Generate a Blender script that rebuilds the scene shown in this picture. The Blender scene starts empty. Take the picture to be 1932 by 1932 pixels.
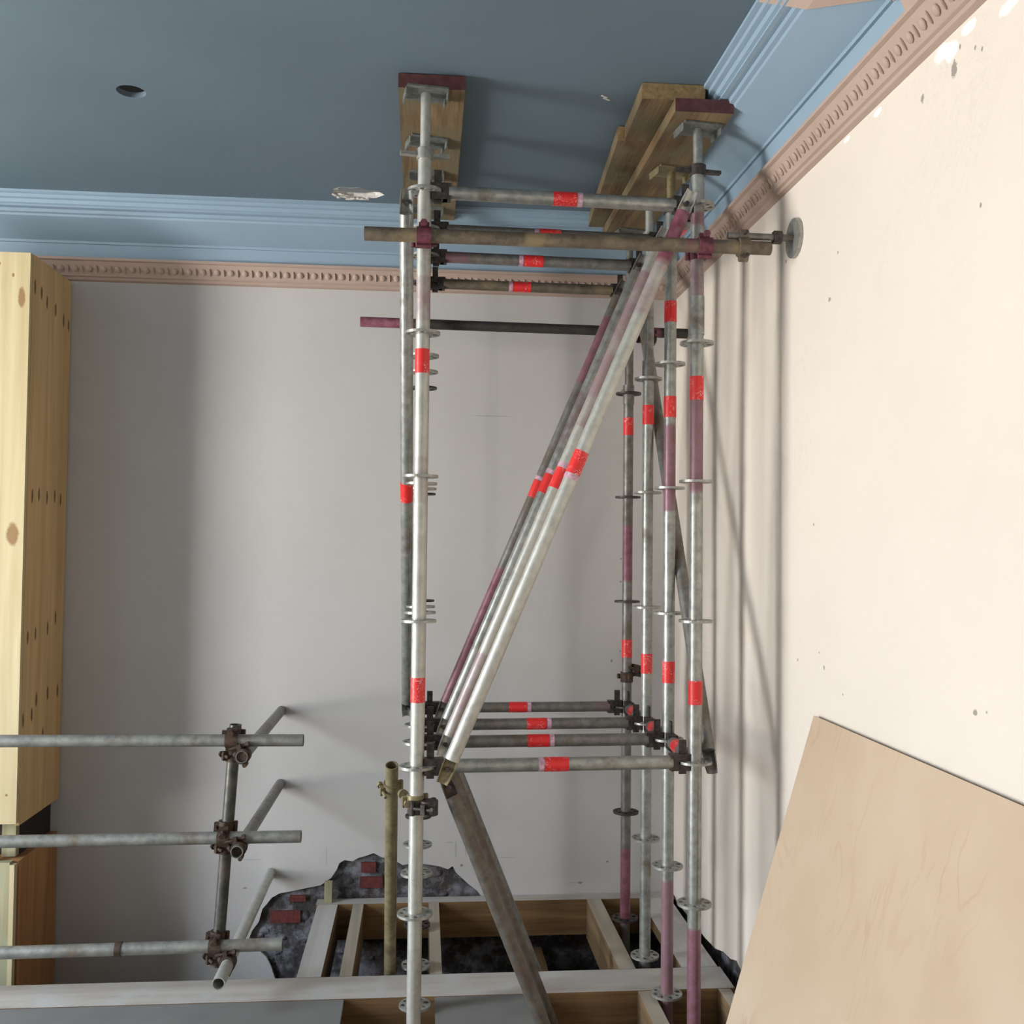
import bpy, bmesh, math, random
from mathutils import Vector, Matrix
random.seed(7)
D = bpy.data
sc = bpy.context.scene
COL = sc.collection

# ---------------------------------------------------------------- camera
cam_d = D.cameras.new('camera'); cam = D.objects.new('camera', cam_d); COL.objects.link(cam)
cam_d.sensor_width = 36.0; cam_d.lens = 36.0 * 1908 / 1932; cam_d.clip_start = 0.05
yaw, pitch, roll = 0.08796557, 0.03236348, 0.01049961
F = Vector((math.sin(yaw) * math.cos(pitch), math.cos(yaw) * math.cos(pitch), math.sin(pitch)))
r0 = F.cross(Vector((0, 0, 1))).normalized(); u0 = r0.cross(F)
rr = r0 * math.cos(roll) + u0 * math.sin(roll); uu = -r0 * math.sin(roll) + u0 * math.cos(roll)
M = Matrix((rr, uu, -F)).transposed().to_4x4(); M.translation = Vector((0, 0, 1.786))
cam.matrix_world = M
sc.camera = cam

# ---------------------------------------------------------------- daylight and exposure
sc.view_settings.view_transform = 'Standard'; sc.view_settings.look = 'None'
sc.view_settings.gamma = 1.0; sc.view_settings.use_curve_mapping = False
sc.view_settings.exposure = 0.0
world = D.worlds.new('world'); sc.world = world; world.use_nodes = True
wn = world.node_tree.nodes; wl = world.node_tree.links
bg = wn['Background']; bg.inputs['Strength'].default_value = 33.0
wtc = wn.new('ShaderNodeTexCoord'); wsep = wn.new('ShaderNodeSeparateXYZ'); wr = wn.new('ShaderNodeValToRGB')
wl.new(wtc.outputs['Generated'], wsep.inputs[0]); wl.new(wsep.outputs['Z'], wr.inputs[0]); wl.new(wr.outputs[0], bg.inputs[0])
wr.color_ramp.elements[0].position = 0.0; wr.color_ramp.elements[0].color = (1.08, 1.05, 1.0, 1)
wr.color_ramp.elements[1].position = 0.5; wr.color_ramp.elements[1].color = (0.95, 1.10, 1.30, 1)
e = wr.color_ramp.elements.new(0.03); e.color = (0.95, 0.95, 0.92, 1)

XL, XR, YB, YF, ZC = -4.6, 1.31, 5.2, -2.2, 3.426        # room limits, ceiling height
# (wall side, start, end, sill, head) of the windows
WINS = [('L', 1.95, 3.2, 0.08, 3.2), ('L', -1.2, -0.75, 0.45, 3.2)]
for (sd, a, b, z0, z1) in WINS:
    ld = D.lights.new('sky_portal', 'AREA'); ld.shape = 'RECTANGLE'; ld.cycles.is_portal = True
    lo = D.objects.new('sky_portal', ld); COL.objects.link(lo)
    ld.size = b - a; ld.size_y = z1 - z0
    if sd == 'L':
        lo.location = (XL - 0.12, (a + b) / 2, (z0 + z1) / 2); lo.rotation_euler = (math.pi / 2, 0, -math.pi / 2)
    else:
        lo.location = ((a + b) / 2, YF - 0.12, (z0 + z1) / 2); lo.rotation_euler = (math.pi / 2, 0, math.pi)
    # a portal shines along its local -Z: rotate so that this points into the room
    lo.rotation_euler = (0, -math.pi / 2, 0) if sd == 'L' else (math.pi / 2, 0, 0)
    if sd == 'L':
        ld.size = z1 - z0; ld.size_y = b - a

# ---------------------------------------------------------------- materials
def new_mat(name):
    m = D.materials.new(name); m.use_nodes = True
    nt = m.node_tree; return m, nt, nt.nodes, nt.links, nt.nodes['Principled BSDF']
def coords(N, L, kind='Object', rnd=False, scale=(1, 1, 1)):
    tc = N.new('ShaderNodeTexCoord'); mp = N.new('ShaderNodeMapping'); mp.inputs['Scale'].default_value = scale
    L.new(tc.outputs[kind], mp.inputs[0])
    if rnd:
        oi = N.new('ShaderNodeObjectInfo'); mu = N.new('ShaderNodeMath'); mu.operation = 'MULTIPLY'; mu.inputs[1].default_value = 37
        cb = N.new('ShaderNodeCombineXYZ'); L.new(oi.outputs['Random'], mu.inputs[0])
        L.new(mu.outputs[0], cb.inputs[0]); L.new(mu.outputs[0], cb.inputs[1]); L.new(cb.outputs[0], mp.inputs[1])
    return mp.outputs[0]
def noise(N, L, vec, scale, detail=4, rough=0.55, dist=0.0):
    n = N.new('ShaderNodeTexNoise'); n.inputs['Scale'].default_value = scale; n.inputs['Detail'].default_value = detail
    n.inputs['Roughness'].default_value = rough; n.inputs['Distortion'].default_value = dist
    L.new(vec, n.inputs['Vector']); return n.outputs['Fac']
def ramp(N, L, fac, stops):
    r = N.new('ShaderNodeValToRGB'); cr = r.color_ramp
    while len(cr.elements) < len(stops): cr.elements.new(0.5)
    for el, (p, c) in zip(cr.elements, stops):
        el.position = p; el.color = (*c, 1) if len(c) == 3 else c
    L.new(fac, r.inputs[0]); return r.outputs[0]
def mix(N, L, fac, a, b, mode='MIX'):
    m = N.new('ShaderNodeMix'); m.data_type = 'RGBA'; m.blend_type = mode
    for s, i in ((fac, 0), (a, 6), (b, 7)):
        if isinstance(s, (int, float)): m.inputs[i].default_value = s
        elif isinstance(s, tuple): m.inputs[i].default_value = (*s, 1)
        else: L.new(s, m.inputs[i])
    return m.outputs[2]
def math_(N, L, op, a, b=0.0, clamp=False):
    m = N.new('ShaderNodeMath'); m.operation = op; m.use_clamp = clamp
    for s, i in ((a, 0), (b, 1)):
        if isinstance(s, (int, float)): m.inputs[i].default_value = s
        else: L.new(s, m.inputs[i])
    return m.outputs[0]
def bump(N, L, bsdf, h, strength=0.2, dist=0.01):
    b = N.new('ShaderNodeBump'); b.inputs['Strength'].default_value = strength; b.inputs['Distance'].default_value = dist
    L.new(h, b.inputs['Height']); L.new(b.outputs[0], bsdf.inputs['Normal'])
def spots(N, L, vec, items, wob=0.35, nscale=60):
    """mask of small ellipsoidal marks, items = (centre, radii)"""
    nz = N.new('ShaderNodeTexNoise'); nz.inputs['Scale'].default_value = nscale; L.new(vec, nz.inputs['Vector'])
    nf = math_(N, L, 'MULTIPLY_ADD', nz.outputs['Fac'], wob * 2); nf.node.inputs[2].default_value = -wob
    tot = None
    for c, r in items:
        s = N.new('ShaderNodeVectorMath'); s.operation = 'SUBTRACT'; s.inputs[1].default_value = c; L.new(vec, s.inputs[0])
        d = N.new('ShaderNodeVectorMath'); d.operation = 'DIVIDE'; d.inputs[1].default_value = r; L.new(s.outputs[0], d.inputs[0])
        l = N.new('ShaderNodeVectorMath'); l.operation = 'LENGTH'; L.new(d.outputs[0], l.inputs[0])
        a = math_(N, L, 'ADD', l.outputs['Value'], nf)
        m = N.new('ShaderNodeMapRange'); m.inputs[1].default_value = 0.75; m.inputs[2].default_value = 1.1
        m.inputs[3].default_value = 1; m.inputs[4].default_value = 0; L.new(a, m.inputs[0])
        tot = m.outputs[0] if tot is None else math_(N, L, 'MAXIMUM', tot, m.outputs[0])
    return tot

def plaster(name, base, var=0.04, marks=(), chips=(), rough=0.75, scratch=0.0, lines=()):
    m, nt, N, L, B = new_mat(name)
    v = coords(N, L)
    n1 = noise(N, L, v, 1.4, 5); n2 = noise(N, L, v, 14, 4)
    lo = tuple(c * (1 - var * 1.6) for c in base); hi = tuple(min(1, c * (1 + var)) for c in base)
    c = ramp(N, L, n1, [(0.3, lo), (0.7, hi)])
    c = mix(N, L, 0.25, c, ramp(N, L, n2, [(0.3, lo), (0.7, hi)]))
    if scratch:
        vs = coords(N, L, scale=(1, 1.0, 1)); w = noise(N, L, vs, 3.1, 9, 0.72, 1.6)
        sm = ramp(N, L, w, [(0.0, (0, 0, 0)), (0.492, (0, 0, 0)), (0.5, (1, 1, 1)), (0.508, (0, 0, 0))])
        nm = ramp(N, L, noise(N, L, v, 0.9, 3), [(0.5, (0, 0, 0)), (0.62, (1, 1, 1))])
        sf = mix(N, L, 1.0, sm, nm, 'MULTIPLY')
        c = mix(N, L, math_(N, L, 'MULTIPLY', sf, scratch), c, tuple(x * 0.55 for x in base))
    if chips: c = mix(N, L, spots(N, L, v, chips, 0.6, 30), c, (0.93, 0.95, 0.94))
    if lines: c = mix(N, L, math_(N, L, 'MULTIPLY', spots(N, L, v, lines, 0.3, 90), 0.4), c, tuple(x * 0.45 for x in base))
    if marks: c = mix(N, L, math_(N, L, 'MULTIPLY', spots(N, L, v, marks, 0.7, 110), 0.7), c, (0.14, 0.12, 0.10))
    L.new(c, B.inputs['Base Color']); B.inputs['Roughness'].default_value = rough
    bump(N, L, B, n2, 0.12, 0.006)
    return m

def wood(name, c_lo, c_hi, axis=1, fine=28, rough=0.75, rnd=True, knots=(), knotc=(0.16, 0.08, 0.03), grey=None, bmp=0.25, extra=None):
    m, nt, N, L, B = new_mat(name)
    s = [1.0, 1.0, 1.0]; s[axis] = 0.055
    v = coords(N, L, rnd=rnd, scale=tuple(s)); vo = coords(N, L)
    n1 = noise(N, L, v, 9, 3, 0.5, 1.4); n2 = noise(N, L, v, fine * 3, 4, 0.6)
    n3 = noise(N, L, coords(N, L, rnd=rnd), 5, 5)
    c = ramp(N, L, n1, [(0.30, c_lo), (0.52, tuple((a + b) / 2 for a, b in zip(c_lo, c_hi))), (0.66, c_hi)])
    c = mix(N, L, 0.3, c, ramp(N, L, n2, [(0.35, c_lo), (0.6, c_hi)]))
    if grey is not None:
        c = mix(N, L, ramp(N, L, n3, [(0.42, (0, 0, 0)), (0.62, (1, 1, 1))]), c, grey)
    if knots: c = mix(N, L, math_(N, L, 'MULTIPLY', spots(N, L, vo, knots, 0.35, 40), 0.9), c, knotc)
    L.new(c, B.inputs['Base Color']); B.inputs['Roughness'].default_value = rough
    bump(N, L, B, n2, bmp, 0.004)
    return m

def tube_mat(name, lo, hi, metal=0.75, rough=0.42, dirt=(0.12, 0.09, 0.06), dirt_at=0.62, paintc=((0.27, 0.10, 0.15), (0.17, 0.045, 0.065))):
    m, nt, N, L, B = new_mat(name)
    v = coords(N, L, rnd=True)
    n1 = noise(N, L, v, 26, 6, 0.65); n2 = noise(N, L, v, 7, 5, 0.6); n3 = noise(N, L, v, 55, 3)
    c = ramp(N, L, n1, [(0.3, lo), (0.65, hi)])
    dm = ramp(N, L, n2, [(dirt_at - 0.05, (0, 0, 0)), (dirt_at + 0.08, (0.8, 0.8, 0.8))])
    c = mix(N, L, dm, c, dirt)
    at = N.new('ShaderNodeAttribute'); at.attribute_name = 'paint'
    nz = math_(N, L, 'MULTIPLY', math_(N, L, 'SUBTRACT', n2, 0.5), 1.1)
    pf = math_(N, L, 'ADD', at.outputs['Fac'], nz)
    pm = math_(N, L, 'MULTIPLY', ramp(N, L, pf, [(0.26, (0, 0, 0)), (0.52, (1, 1, 1))]), math_(N, L, 'MINIMUM', math_(N, L, 'MULTIPLY', at.outputs['Fac'], 1.25), 1.0))
    c = mix(N, L, pm, c, mix(N, L, ramp(N, L, n1, [(0.40, (0, 0, 0)), (0.62, (1, 1, 1))]), paintc[0], paintc[1]))
    L.new(c, B.inputs['Base Color'])
    mt = math_(N, L, 'MULTIPLY', math_(N, L, 'SUBTRACT', 1.0, math_(N, L, 'MAXIMUM', pm, dm)), metal)
    L.new(mt, B.inputs['Metallic'])
    L.new(ramp(N, L, n3, [(0.2, (rough - .08,) * 3), (0.8, (rough + .14,) * 3)]), B.inputs['Roughness'])
    bump(N, L, B, n1, 0.12, 0.002)
    return m

def plain(name, c, rough=0.6, metal=0.0, var=0.25, scale=20):
    m, nt, N, L, B = new_mat(name)
    v = coords(N, L, rnd=True); n = noise(N, L, v, scale, 4)
    L.new(ramp(N, L, n, [(0.3, tuple(x * (1 - var) for x in c)), (0.7, tuple(min(1, x * (1 + var)) for x in c))]), B.inputs['Base Color'])
    B.inputs['Roughness'].default_value = rough; B.inputs['Metallic'].default_value = metal
    bump(N, L, B, n, 0.15, 0.003)
    return m

GALV = tube_mat('galvanised_steel', (0.23, 0.24, 0.225), (0.42, 0.43, 0.40), metal=0.6, rough=0.36)
GALV_DK = tube_mat('dull_galvanised_steel', (0.13, 0.125, 0.115), (0.25, 0.245, 0.225), metal=0.5, rough=0.42, dirt_at=0.55)
GALV_MD = tube_mat('worn_grey_steel', (0.17, 0.17, 0.155), (0.30, 0.30, 0.275), metal=0.45, rough=0.45, dirt_at=0.58)
BLACKISH = tube_mat('dark_grey_steel', (0.05, 0.05, 0.045), (0.12, 0.115, 0.10), metal=0.5, rough=0.4, dirt_at=0.6)
GALV_LT = tube_mat('pale_galvanised_steel', (0.40, 0.41, 0.38), (0.56, 0.56, 0.51), metal=0.5, rough=0.38, dirt_at=0.68)
RUSTY = tube_mat('rusty_brown_steel', (0.09, 0.07, 0.05), (0.19, 0.155, 0.115), metal=0.3, rough=0.55, dirt=(0.26, 0.20, 0.11), dirt_at=0.56)
BROWN = tube_mat('brown_grey_steel', (0.095, 0.08, 0.065), (0.17, 0.15, 0.125), metal=0.4, rough=0.42, dirt=(0.09, 0.055, 0.04), dirt_at=0.6)
DARK = tube_mat('dark_painted_steel', (0.022, 0.02, 0.018), (0.045, 0.04, 0.035), metal=0.1, rough=0.6, dirt_at=0.8)
OLIVE = tube_mat('ochre_coated_steel', (0.16, 0.125, 0.06), (0.30, 0.26, 0.15), metal=0.3, rough=0.42, dirt=(0.12, 0.08, 0.05), dirt_at=0.6)
FORGED = plain('dark_forged_steel', (0.07, 0.06, 0.055), 0.5, 0.6, 0.5, 60)
PURPLE = plain('maroon_painted_steel', (0.13, 0.035, 0.05), 0.55, 0.1, 0.5, 60)
SILVER = plain('bright_zinc_steel', (0.36, 0.36, 0.33), 0.4, 0.6, 0.25, 60)
PLATE = plain('dull_grey_plate_steel', (0.15, 0.165, 0.15), 0.55, 0.3, 0.3, 60)
RUST = plain('rusted_steel', (0.065, 0.040, 0.027), 0.7, 0.3, 0.5, 60)

def tape_mat():
    m, nt, N, L, B = new_mat('red_marking_tape')
    v = coords(N, L, rnd=True)
    w = noise(N, L, v, 42, 1.5, 0.5, 2.2)
    sm = ramp(N, L, w, [(0.0, (0, 0, 0)), (0.515, (0, 0, 0)), (0.535, (1, 1, 1)), (0.56, (0, 0, 0))])
    nm = ramp(N, L, noise(N, L, v, 19, 2), [(0.50, (0, 0, 0)), (0.56, (1, 1, 1))])
    c = mix(N, L, mix(N, L, 1.0, sm, nm, 'MULTIPLY'), (0.72, 0.025, 0.025), (0.85, 0.6, 0.6))
    L.new(c, B.inputs['Base Color']); B.inputs['Roughness'].default_value = 0.38
    return m
TAPE = tape_mat()
TAPE_EDGE = plain('white_and_purple_tape_print', (0.55, 0.33, 0.42), 0.4, 0, 0.4, 90)

# right wall marks: (position), (radii)
def yz(y, z, ry, rz): return ((XR, y, z), (0.05, ry * 0.8, rz * 0.8))
R_MARKS = [yz(2.389, 2.988, .018, .028), yz(2.55, 2.984, .01, .016), yz(2.271, 2.604, .007, .008), yz(3.209, 1.396, .008, .010),
           yz(3.443, 1.395, .008, .007), yz(2.304, 1.401, .012, .010), yz(2.255, 1.408, .005, .005), yz(3.299, 1.864, .007, .008),
           yz(3.167, 2.595, .014, .009), yz(3.563, 2.832, .008, .010), yz(3.993, 2.985, .009, .014), yz(2.291, 2.994, .006, .007),
           yz(2.261, 2.976, .006, .008), yz(3.1, 2.73, .006, .008), yz(2.36, 3.03, .006, .01), yz(3.25, 1.44, .005, .005), yz(3.062, 1.331, .006, .004)]
R_CHIPS = [yz(2.147, 3.02, .05, .02), yz(2.44, 3.055, .055, .028), yz(2.401, 3.04, .04, .03), yz(2.818, 3.063, .03, .012), yz(3.03, 3.068, .03, .010),
           yz(2.32, 3.06, .04, .02)]
M_RIGHT = plaster('cream_pink_plaster', (0.735, 0.66, 0.58), 0.025, R_MARKS, R_CHIPS, scratch=0.30)
def xz(x, z, rx, rz): return ((x, YB, z), (rx, 0.06, rz))
B_MARKS = [xz(0.985, 1.19, .006, .008), xz(0.30, 0.12, .006, .006), xz(0.22, 0.155, .008, .008), xz(0.83, 0.055, .012, .006),
           xz(-0.86, 0.06, .010, .004), xz(1.03, 1.24, .004, .004), xz(1.03, 1.6, .005, .005), xz(1.03, 1.72, .005, .005), xz(1.03, 2.6, .005, .005), xz(0.97, 0.16, .006, .005)]
B_LINES = [xz(0.45, 0.19, .045, .0035), xz(-0.83, 0.20, .05, .003), xz(-0.46, 0.21, .003, .05), xz(0.19, 0.235, .006, .05), xz(0.24, 0.24, .004, .04),
           xz(0.16, 0.27, .02, .004), xz(0.35, 2.45, .12, .003), xz(0.80, 0.055, .05, .002)]
M_BACK = plaster('cream_plaster_dimmed', (0.51, 0.495, 0.48), 0.035, B_MARKS, (), lines=B_LINES)  # same cream as the right wall, greyed to carry its dimmer light
M_OTHER = plaster('cream_plaster', (0.62, 0.58, 0.54), 0.03)
M_CEIL = plaster('ceiling_blue_shaded', (0.115, 0.163, 0.205), 0.05, rough=0.7)  # same blue paint as the cornice, darkened for the shaded ceiling
M_CORN = plaster('cornice_blue_lit', (0.25, 0.35, 0.44), 0.03, rough=0.6)  # same blue paint as the ceiling, lightened where the cove catches light
M_PINK = plaster('dusty_pink_frieze_paint', (0.43, 0.32, 0.265), 0.05, rough=0.7)
M_VOID = plain('cavity_shade_black', (0.008, 0.008, 0.008), 0.9, 0, 0.3)  # black colour gives the shade of the space above the ceiling holes
M_TORN = plain('torn_white_plaster', (0.62, 0.60, 0.56), 0.9, 0, 0.3, 90)

def rubble():
    m, nt, N, L, B = new_mat('exposed_dark_rubble')
    v = coords(N, L); n = noise(N, L, v, 9, 6, 0.7); n2 = noise(N, L, v, 3.1, 4, 0.6, 0.6)
    c = ramp(N, L, n, [(0.30, (0.015, 0.013, 0.012)), (0.47, (0.06, 0.055, 0.055)), (0.60, (0.21, 0.215, 0.24))])
    c = mix(N, L, ramp(N, L, n2, [(0.5, (0, 0, 0)), (0.66, (0.55, 0.55, 0.55))]), c, (0.09, 0.045, 0.03))
    L.new(c, B.inputs['Base Color']); B.inputs['Roughness'].default_value = 0.95; bump(N, L, B, n, 0.9, 0.02); return m
M_RUBBLE = rubble()
M_BRICK = plain('red_brick', (0.11, 0.024, 0.020), 0.9, 0, 0.4, 50)
M_GROUND = plain('dark_void_slab', (0.03, 0.027, 0.025), 0.95, 0, 0.5, 6)  # near-black slab colour stands in for the dark void under the joists

W_SCAFF = wood('weathered_scaffold_board', (0.055, 0.03, 0.014), (0.28, 0.19, 0.09), 1, grey=(0.16, 0.13, 0.07), bmp=0.4)
W_END = plain('maroon_sealed_board_end', (0.09, 0.028, 0.028), 0.6, 0, 0.3, 40)
W_ENDP = plain('sawn_board_end', (0.26, 0.18, 0.08), 0.8, 0, 0.3, 60)
W_JOIST = wood('brown_structural_timber', (0.10, 0.05, 0.018), (0.26, 0.15, 0.06), 0, fine=20)
W_JOISTY = wood('brown_timber_joist_side', (0.11, 0.06, 0.025), (0.27, 0.18, 0.09), 1, fine=20)
W_DUST = wood('dusty_timber_top', (0.36, 0.32, 0.27), (0.50, 0.47, 0.43), 0, fine=10, grey=(0.46, 0.45, 0.43), bmp=0.1)
W_DUSTY = wood('dusty_joist_top', (0.33, 0.28, 0.21), (0.46, 0.42, 0.34), 1, fine=10, bmp=0.1)
W_PALE = wood('pale_board_top', (0.46, 0.44, 0.42), (0.60, 0.59, 0.57), 1, fine=10, bmp=0.05)
M_FLOOR = plain('dusty_grey_floor_sheet', (0.17, 0.168, 0.158), 0.85, 0, 0.08, 5)
K_FRONT = [((-1.80, 4.67, 2.87), (.016, .2, .045)), ((-1.84, 4.67, 2.97), (.006, .2, .01)), ((-1.895, 4.67, 1.87), (.016, .2, .035)),
           ((-1.815, 4.67, 1.81), (.028, .2, .05)), ((-1.90, 4.67, 3.02), (.006, .2, .008)), ((-1.81, 4.67, 0.66), (.006, .2, .006))]
W_PINE = wood('pale_pine_board', (0.46, 0.36, 0.185), (0.64, 0.55, 0.34), 2, fine=8, rnd=False, knots=K_FRONT, knotc=(0.26, 0.14, 0.05), bmp=0.08)
NAILS = []
for zz, ys, dz in ((2.93, (4.72, 4.80, 4.87, 4.98, 5.09, 5.16), -0.018), (1.985, (4.75, 4.83, 4.93, 5.03, 5.11), 0.0), (1.345, (4.74, 4.83), 0.0), (1.37, (4.98, 5.08), 0.03),
                   (0.98, (4.71, 4.81), 0.0), (1.05, (4.86, 5.0, 5.13), 0.0), (0.87, (4.95,), 0)):
    for i, y in enumerate(ys): NAILS.append(((-1.763, y, zz + dz * i + 0.01 * (i % 2)), (.2, .012, .034)))
W_PINES = wood('golden_pine_side_board', (0.52, 0.33, 0.14), (0.70, 0.49, 0.24), 2, fine=10, rnd=False, knots=NAILS, knotc=(0.15, 0.07, 0.03), bmp=0.08)
W_GREEN = wood('mildewed_pine', (0.24, 0.21, 0.11), (0.48, 0.43, 0.27), 2, fine=10, grey=(0.34, 0.34, 0.21))
W_BROWN = wood('reddish_brown_timber', (0.28, 0.125, 0.045), (0.50, 0.25, 0.10), 2, fine=10)
W_DARK = plain('recess_shade_timber', (0.02, 0.013, 0.010), 0.8, 0, 0.3)  # near-black colour holds the shade of the gap below the column

def ply():
    m, nt, N, L, B = new_mat('pinkish_plywood_face')
    v = coords(N, L, scale=(1.5, 1.2, 0.45)); n = noise(N, L, v, 3.2, 3, 0.5, 1.0)
    w = N.new('ShaderNodeMath'); w.operation = 'SINE'; L.new(math_(N, L, 'MULTIPLY', n, 46), w.inputs[0])
    base = ramp(N, L, noise(N, L, coords(N, L), 2.2, 3), [(0.32, (0.50, 0.37, 0.25)), (0.7, (0.58, 0.45, 0.33))])
    f = math_(N, L, 'MULTIPLY', ramp(N, L, w.outputs[0], [(0.55, (0, 0, 0)), (1.0, (1, 1, 1))]), ramp(N, L, noise(N, L, coords(N, L), 3.2, 2), [(0.45, (0, 0, 0)), (0.65, (0.5, 0.5, 0.5))]))
    fl = noise(N, L, coords(N, L, scale=(1, 1, 0.2)), 160, 2)
    c = mix(N, L, f, base, (0.42, 0.29, 0.19)); c = mix(N, L, math_(N, L, 'MULTIPLY', fl, 0.18), c, (0.42, 0.30, 0.2))
    L.new(c, B.inputs['Base Color']); B.inputs['Roughness'].default_value = 0.6; return m
M_PLY = ply()
M_PLYEDGE = plain('plywood_edge_gap_shade', (0.16, 0.10, 0.065), 0.8, 0, 0.3, 80)  # brown sheet edge, darkened for the shadow gap along the wall

# ---------------------------------------------------------------- object helpers
class T:                                       # current thing: origin its parts are measured from
    org = Vector((0, 0, 0)); par = None
def thing(name, label, cat, loc, group=None):
    o = D.objects.new(name, None); o.empty_display_size = 0.05; COL.objects.link(o); o.location = loc
    o['label'] = label; o['category'] = cat
    if group: o['group'] = group
    T.org = Vector(loc); T.par = o
    return o
def obj(name, bm, mats, parent=None, smooth=False, kind=None, org=None, label=None):
    me = D.meshes.new(name)
    o_ = T.org if (parent is not None and org is None) else Vector(org or (0, 0, 0))
    bmesh.ops.translate(bm, verts=bm.verts, vec=-o_)
    bmesh.ops.recalc_face_normals(bm, faces=bm.faces)
    bm.to_mesh(me); bm.free()
    for m in (mats if isinstance(mats, (list, tuple)) else [mats]): me.materials.append(m)
    o = D.objects.new(name, me); COL.objects.link(o)
    if smooth:
        for p in me.polygons: p.use_smooth = True
        try: me.set_sharp_from_angle(angle=math.radians(38))
        except Exception: pass
    if parent is not None:
        o.parent = parent
        if parent is not T.par:                 # sub-part: parent sits at the thing's origin already
            pass
    else:
        o.location = o_
    if kind: o['kind'] = kind
    if label: o['label'] = label
    return o
def tag(o, label, cat, group=None):
    o['label'] = label; o['category'] = cat
    if group: o['group'] = group
    return o
def frame(d):
    d = d.normalized(); a = Vector((0, 0, 1)) if abs(d.z) < 0.9 else Vector((0, 1, 0))
    x = a.cross(d).normalized(); y = d.cross(x)
    return x, y, d
def add_tube(bm, a, b, r, seg=20, step=None, paints=(), inner=None, cap=True, lay=None):
    a = Vector(a); b = Vector(b); x, y, d = frame(b - a); Ln = (b - a).length
    n = max(1, int(Ln / step)) if step else 1
    if lay is None: lay = bm.verts.layers.float.get('paint') or bm.verts.layers.float.new('paint')
    prof = [(a + d * Ln * i / n, r, i / n) for i in range(n + 1)]
    if inner:
        dep = min(0.12, Ln * 0.4)
        prof = [(a + d * dep, inner, 0), (a, inner, 0)] + prof + [(b, inner, 1), (b - d * dep, inner, 1)]
    rings = []
    for p, rad, t in prof:
        ring = []
        for k in range(seg):
            an = 2 * math.pi * k / seg
            v = bm.verts.new(p + x * math.cos(an) * rad + y * math.sin(an) * rad)
            for (t0, t1, s) in paints:
                if t0 <= t <= t1: v[lay] = s
            ring.append(v)
        rings.append(ring)
    for i in range(len(rings) - 1):
        for k in range(seg):
            bm.faces.new((rings[i][k], rings[i][(k + 1) % seg], rings[i + 1][(k + 1) % seg], rings[i + 1][k]))
    if cap:
        bm.faces.new(rings[0][::-1]); bm.faces.new(rings[-1])
    return bm
def add_box(bm, x0, x1, y0, y1, z0, z1, mat=0, topmat=None):
    vs = [bm.verts.new((x, y, z)) for x in (x0, x1) for y in (y0, y1) for z in (z0, z1)]
    fs = [(0, 1, 3, 2), (4, 6, 7, 5), (0, 4, 5, 1), (2, 3, 7, 6), (0, 2, 6, 4), (1, 5, 7, 3)]
    out = []
    for i, f in enumerate(fs):
        fc = bm.faces.new([vs[k] for k in f]); fc.material_index = topmat if (i == 5 and topmat is not None) else mat
        out.append(fc)
    return vs
def add_obox(bm, c, ax, ay, az, hx, hy, hz, mat=0):
    """box round centre c with half sizes along three axes"""
    c = Vector(c); vs = [bm.verts.new(c + ax * sx * hx + ay * sy * hy + az * sz * hz) for sx in (-1, 1) for sy in (-1, 1) for sz in (-1, 1)]
    for f in [(0, 1, 3, 2), (4, 6, 7, 5), (0, 4, 5, 1), (2, 3, 7, 6), (0, 2, 6, 4), (1, 5, 7, 3)]:
        fc = bm.faces.new([vs[k] for k in f]); fc.material_index = mat
    return vs
def bevel(bm, w=0.002, seg=1):
    es = [e for e in bm.edges if len(e.link_faces) == 2 and e.calc_face_angle(0) > 0.6]
    bmesh.ops.bevel(bm, geom=es, offset=w, segments=seg, affect='EDGES', profile=0.5, clamp_overlap=True); return bm
def NB(): return bmesh.new()

# ---------------------------------------------------------------- the room
# back wall: plaster skin with a broken lower edge, rubble brick behind it
edge = [(0.341, -0.028), (0.30, 0.025), (0.255, 0.06), (0.218, 0.094), (0.19, 0.12), (0.175, 0.15), (0.151, 0.135), (0.11, 0.15), (0.03, 0.164), (-0.03, 0.168), (-0.077, 0.16), (-0.12, 0.185),
        (-0.184, 0.202), (-0.225, 0.222), (-0.264, 0.209), (-0.30, 0.20), (-0.33, 0.183), (-0.369, 0.190), (-0.395, 0.175), (-0.408, 0.142), (-0.434, 0.103), (-0.486, 0.067), (-0.55, 0.055), (-0.63, 0.040),
        (-0.69, 0.030), (-0.726, 0.01), (-0.75, -0.02), (-0.772, -0.045), (-0.789, -0.11), (-0.82, -0.15), (-0.834, -0.187), (-0.794, -0.24), (-0.75, -0.28), (-0.728, -0.32), (-0.70, -0.40), (-0.68, -0.8)]
bm = NB()
pts = [(XL, -0.8), (XL, ZC), (XR, ZC), (XR, -0.01), (0.9, -0.015), (0.6, -0.03)] + edge
vs = [bm.verts.new((x, YB, z)) for x, z in pts]
es = [bm.edges.new((vs[i], vs[(i + 1) % len(vs)])) for i in range(len(vs))]
bmesh.ops.triangle_fill(bm, edges=es, use_beauty=True)
ex = bmesh.ops.extrude_face_region(bm, geom=bm.faces[:])
bmesh.ops.translate(bm, verts=[g for g in ex['geom'] if isinstance(g, bmesh.types.BMVert)], vec=(0, 0.022, 0))
wb = obj('wall_back', bm, M_BACK, kind='structure')
bm = NB(); add_box(bm, XL, XR + 0.3, YB + 0.022, YB + 0.3, -0.8, ZC)
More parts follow.
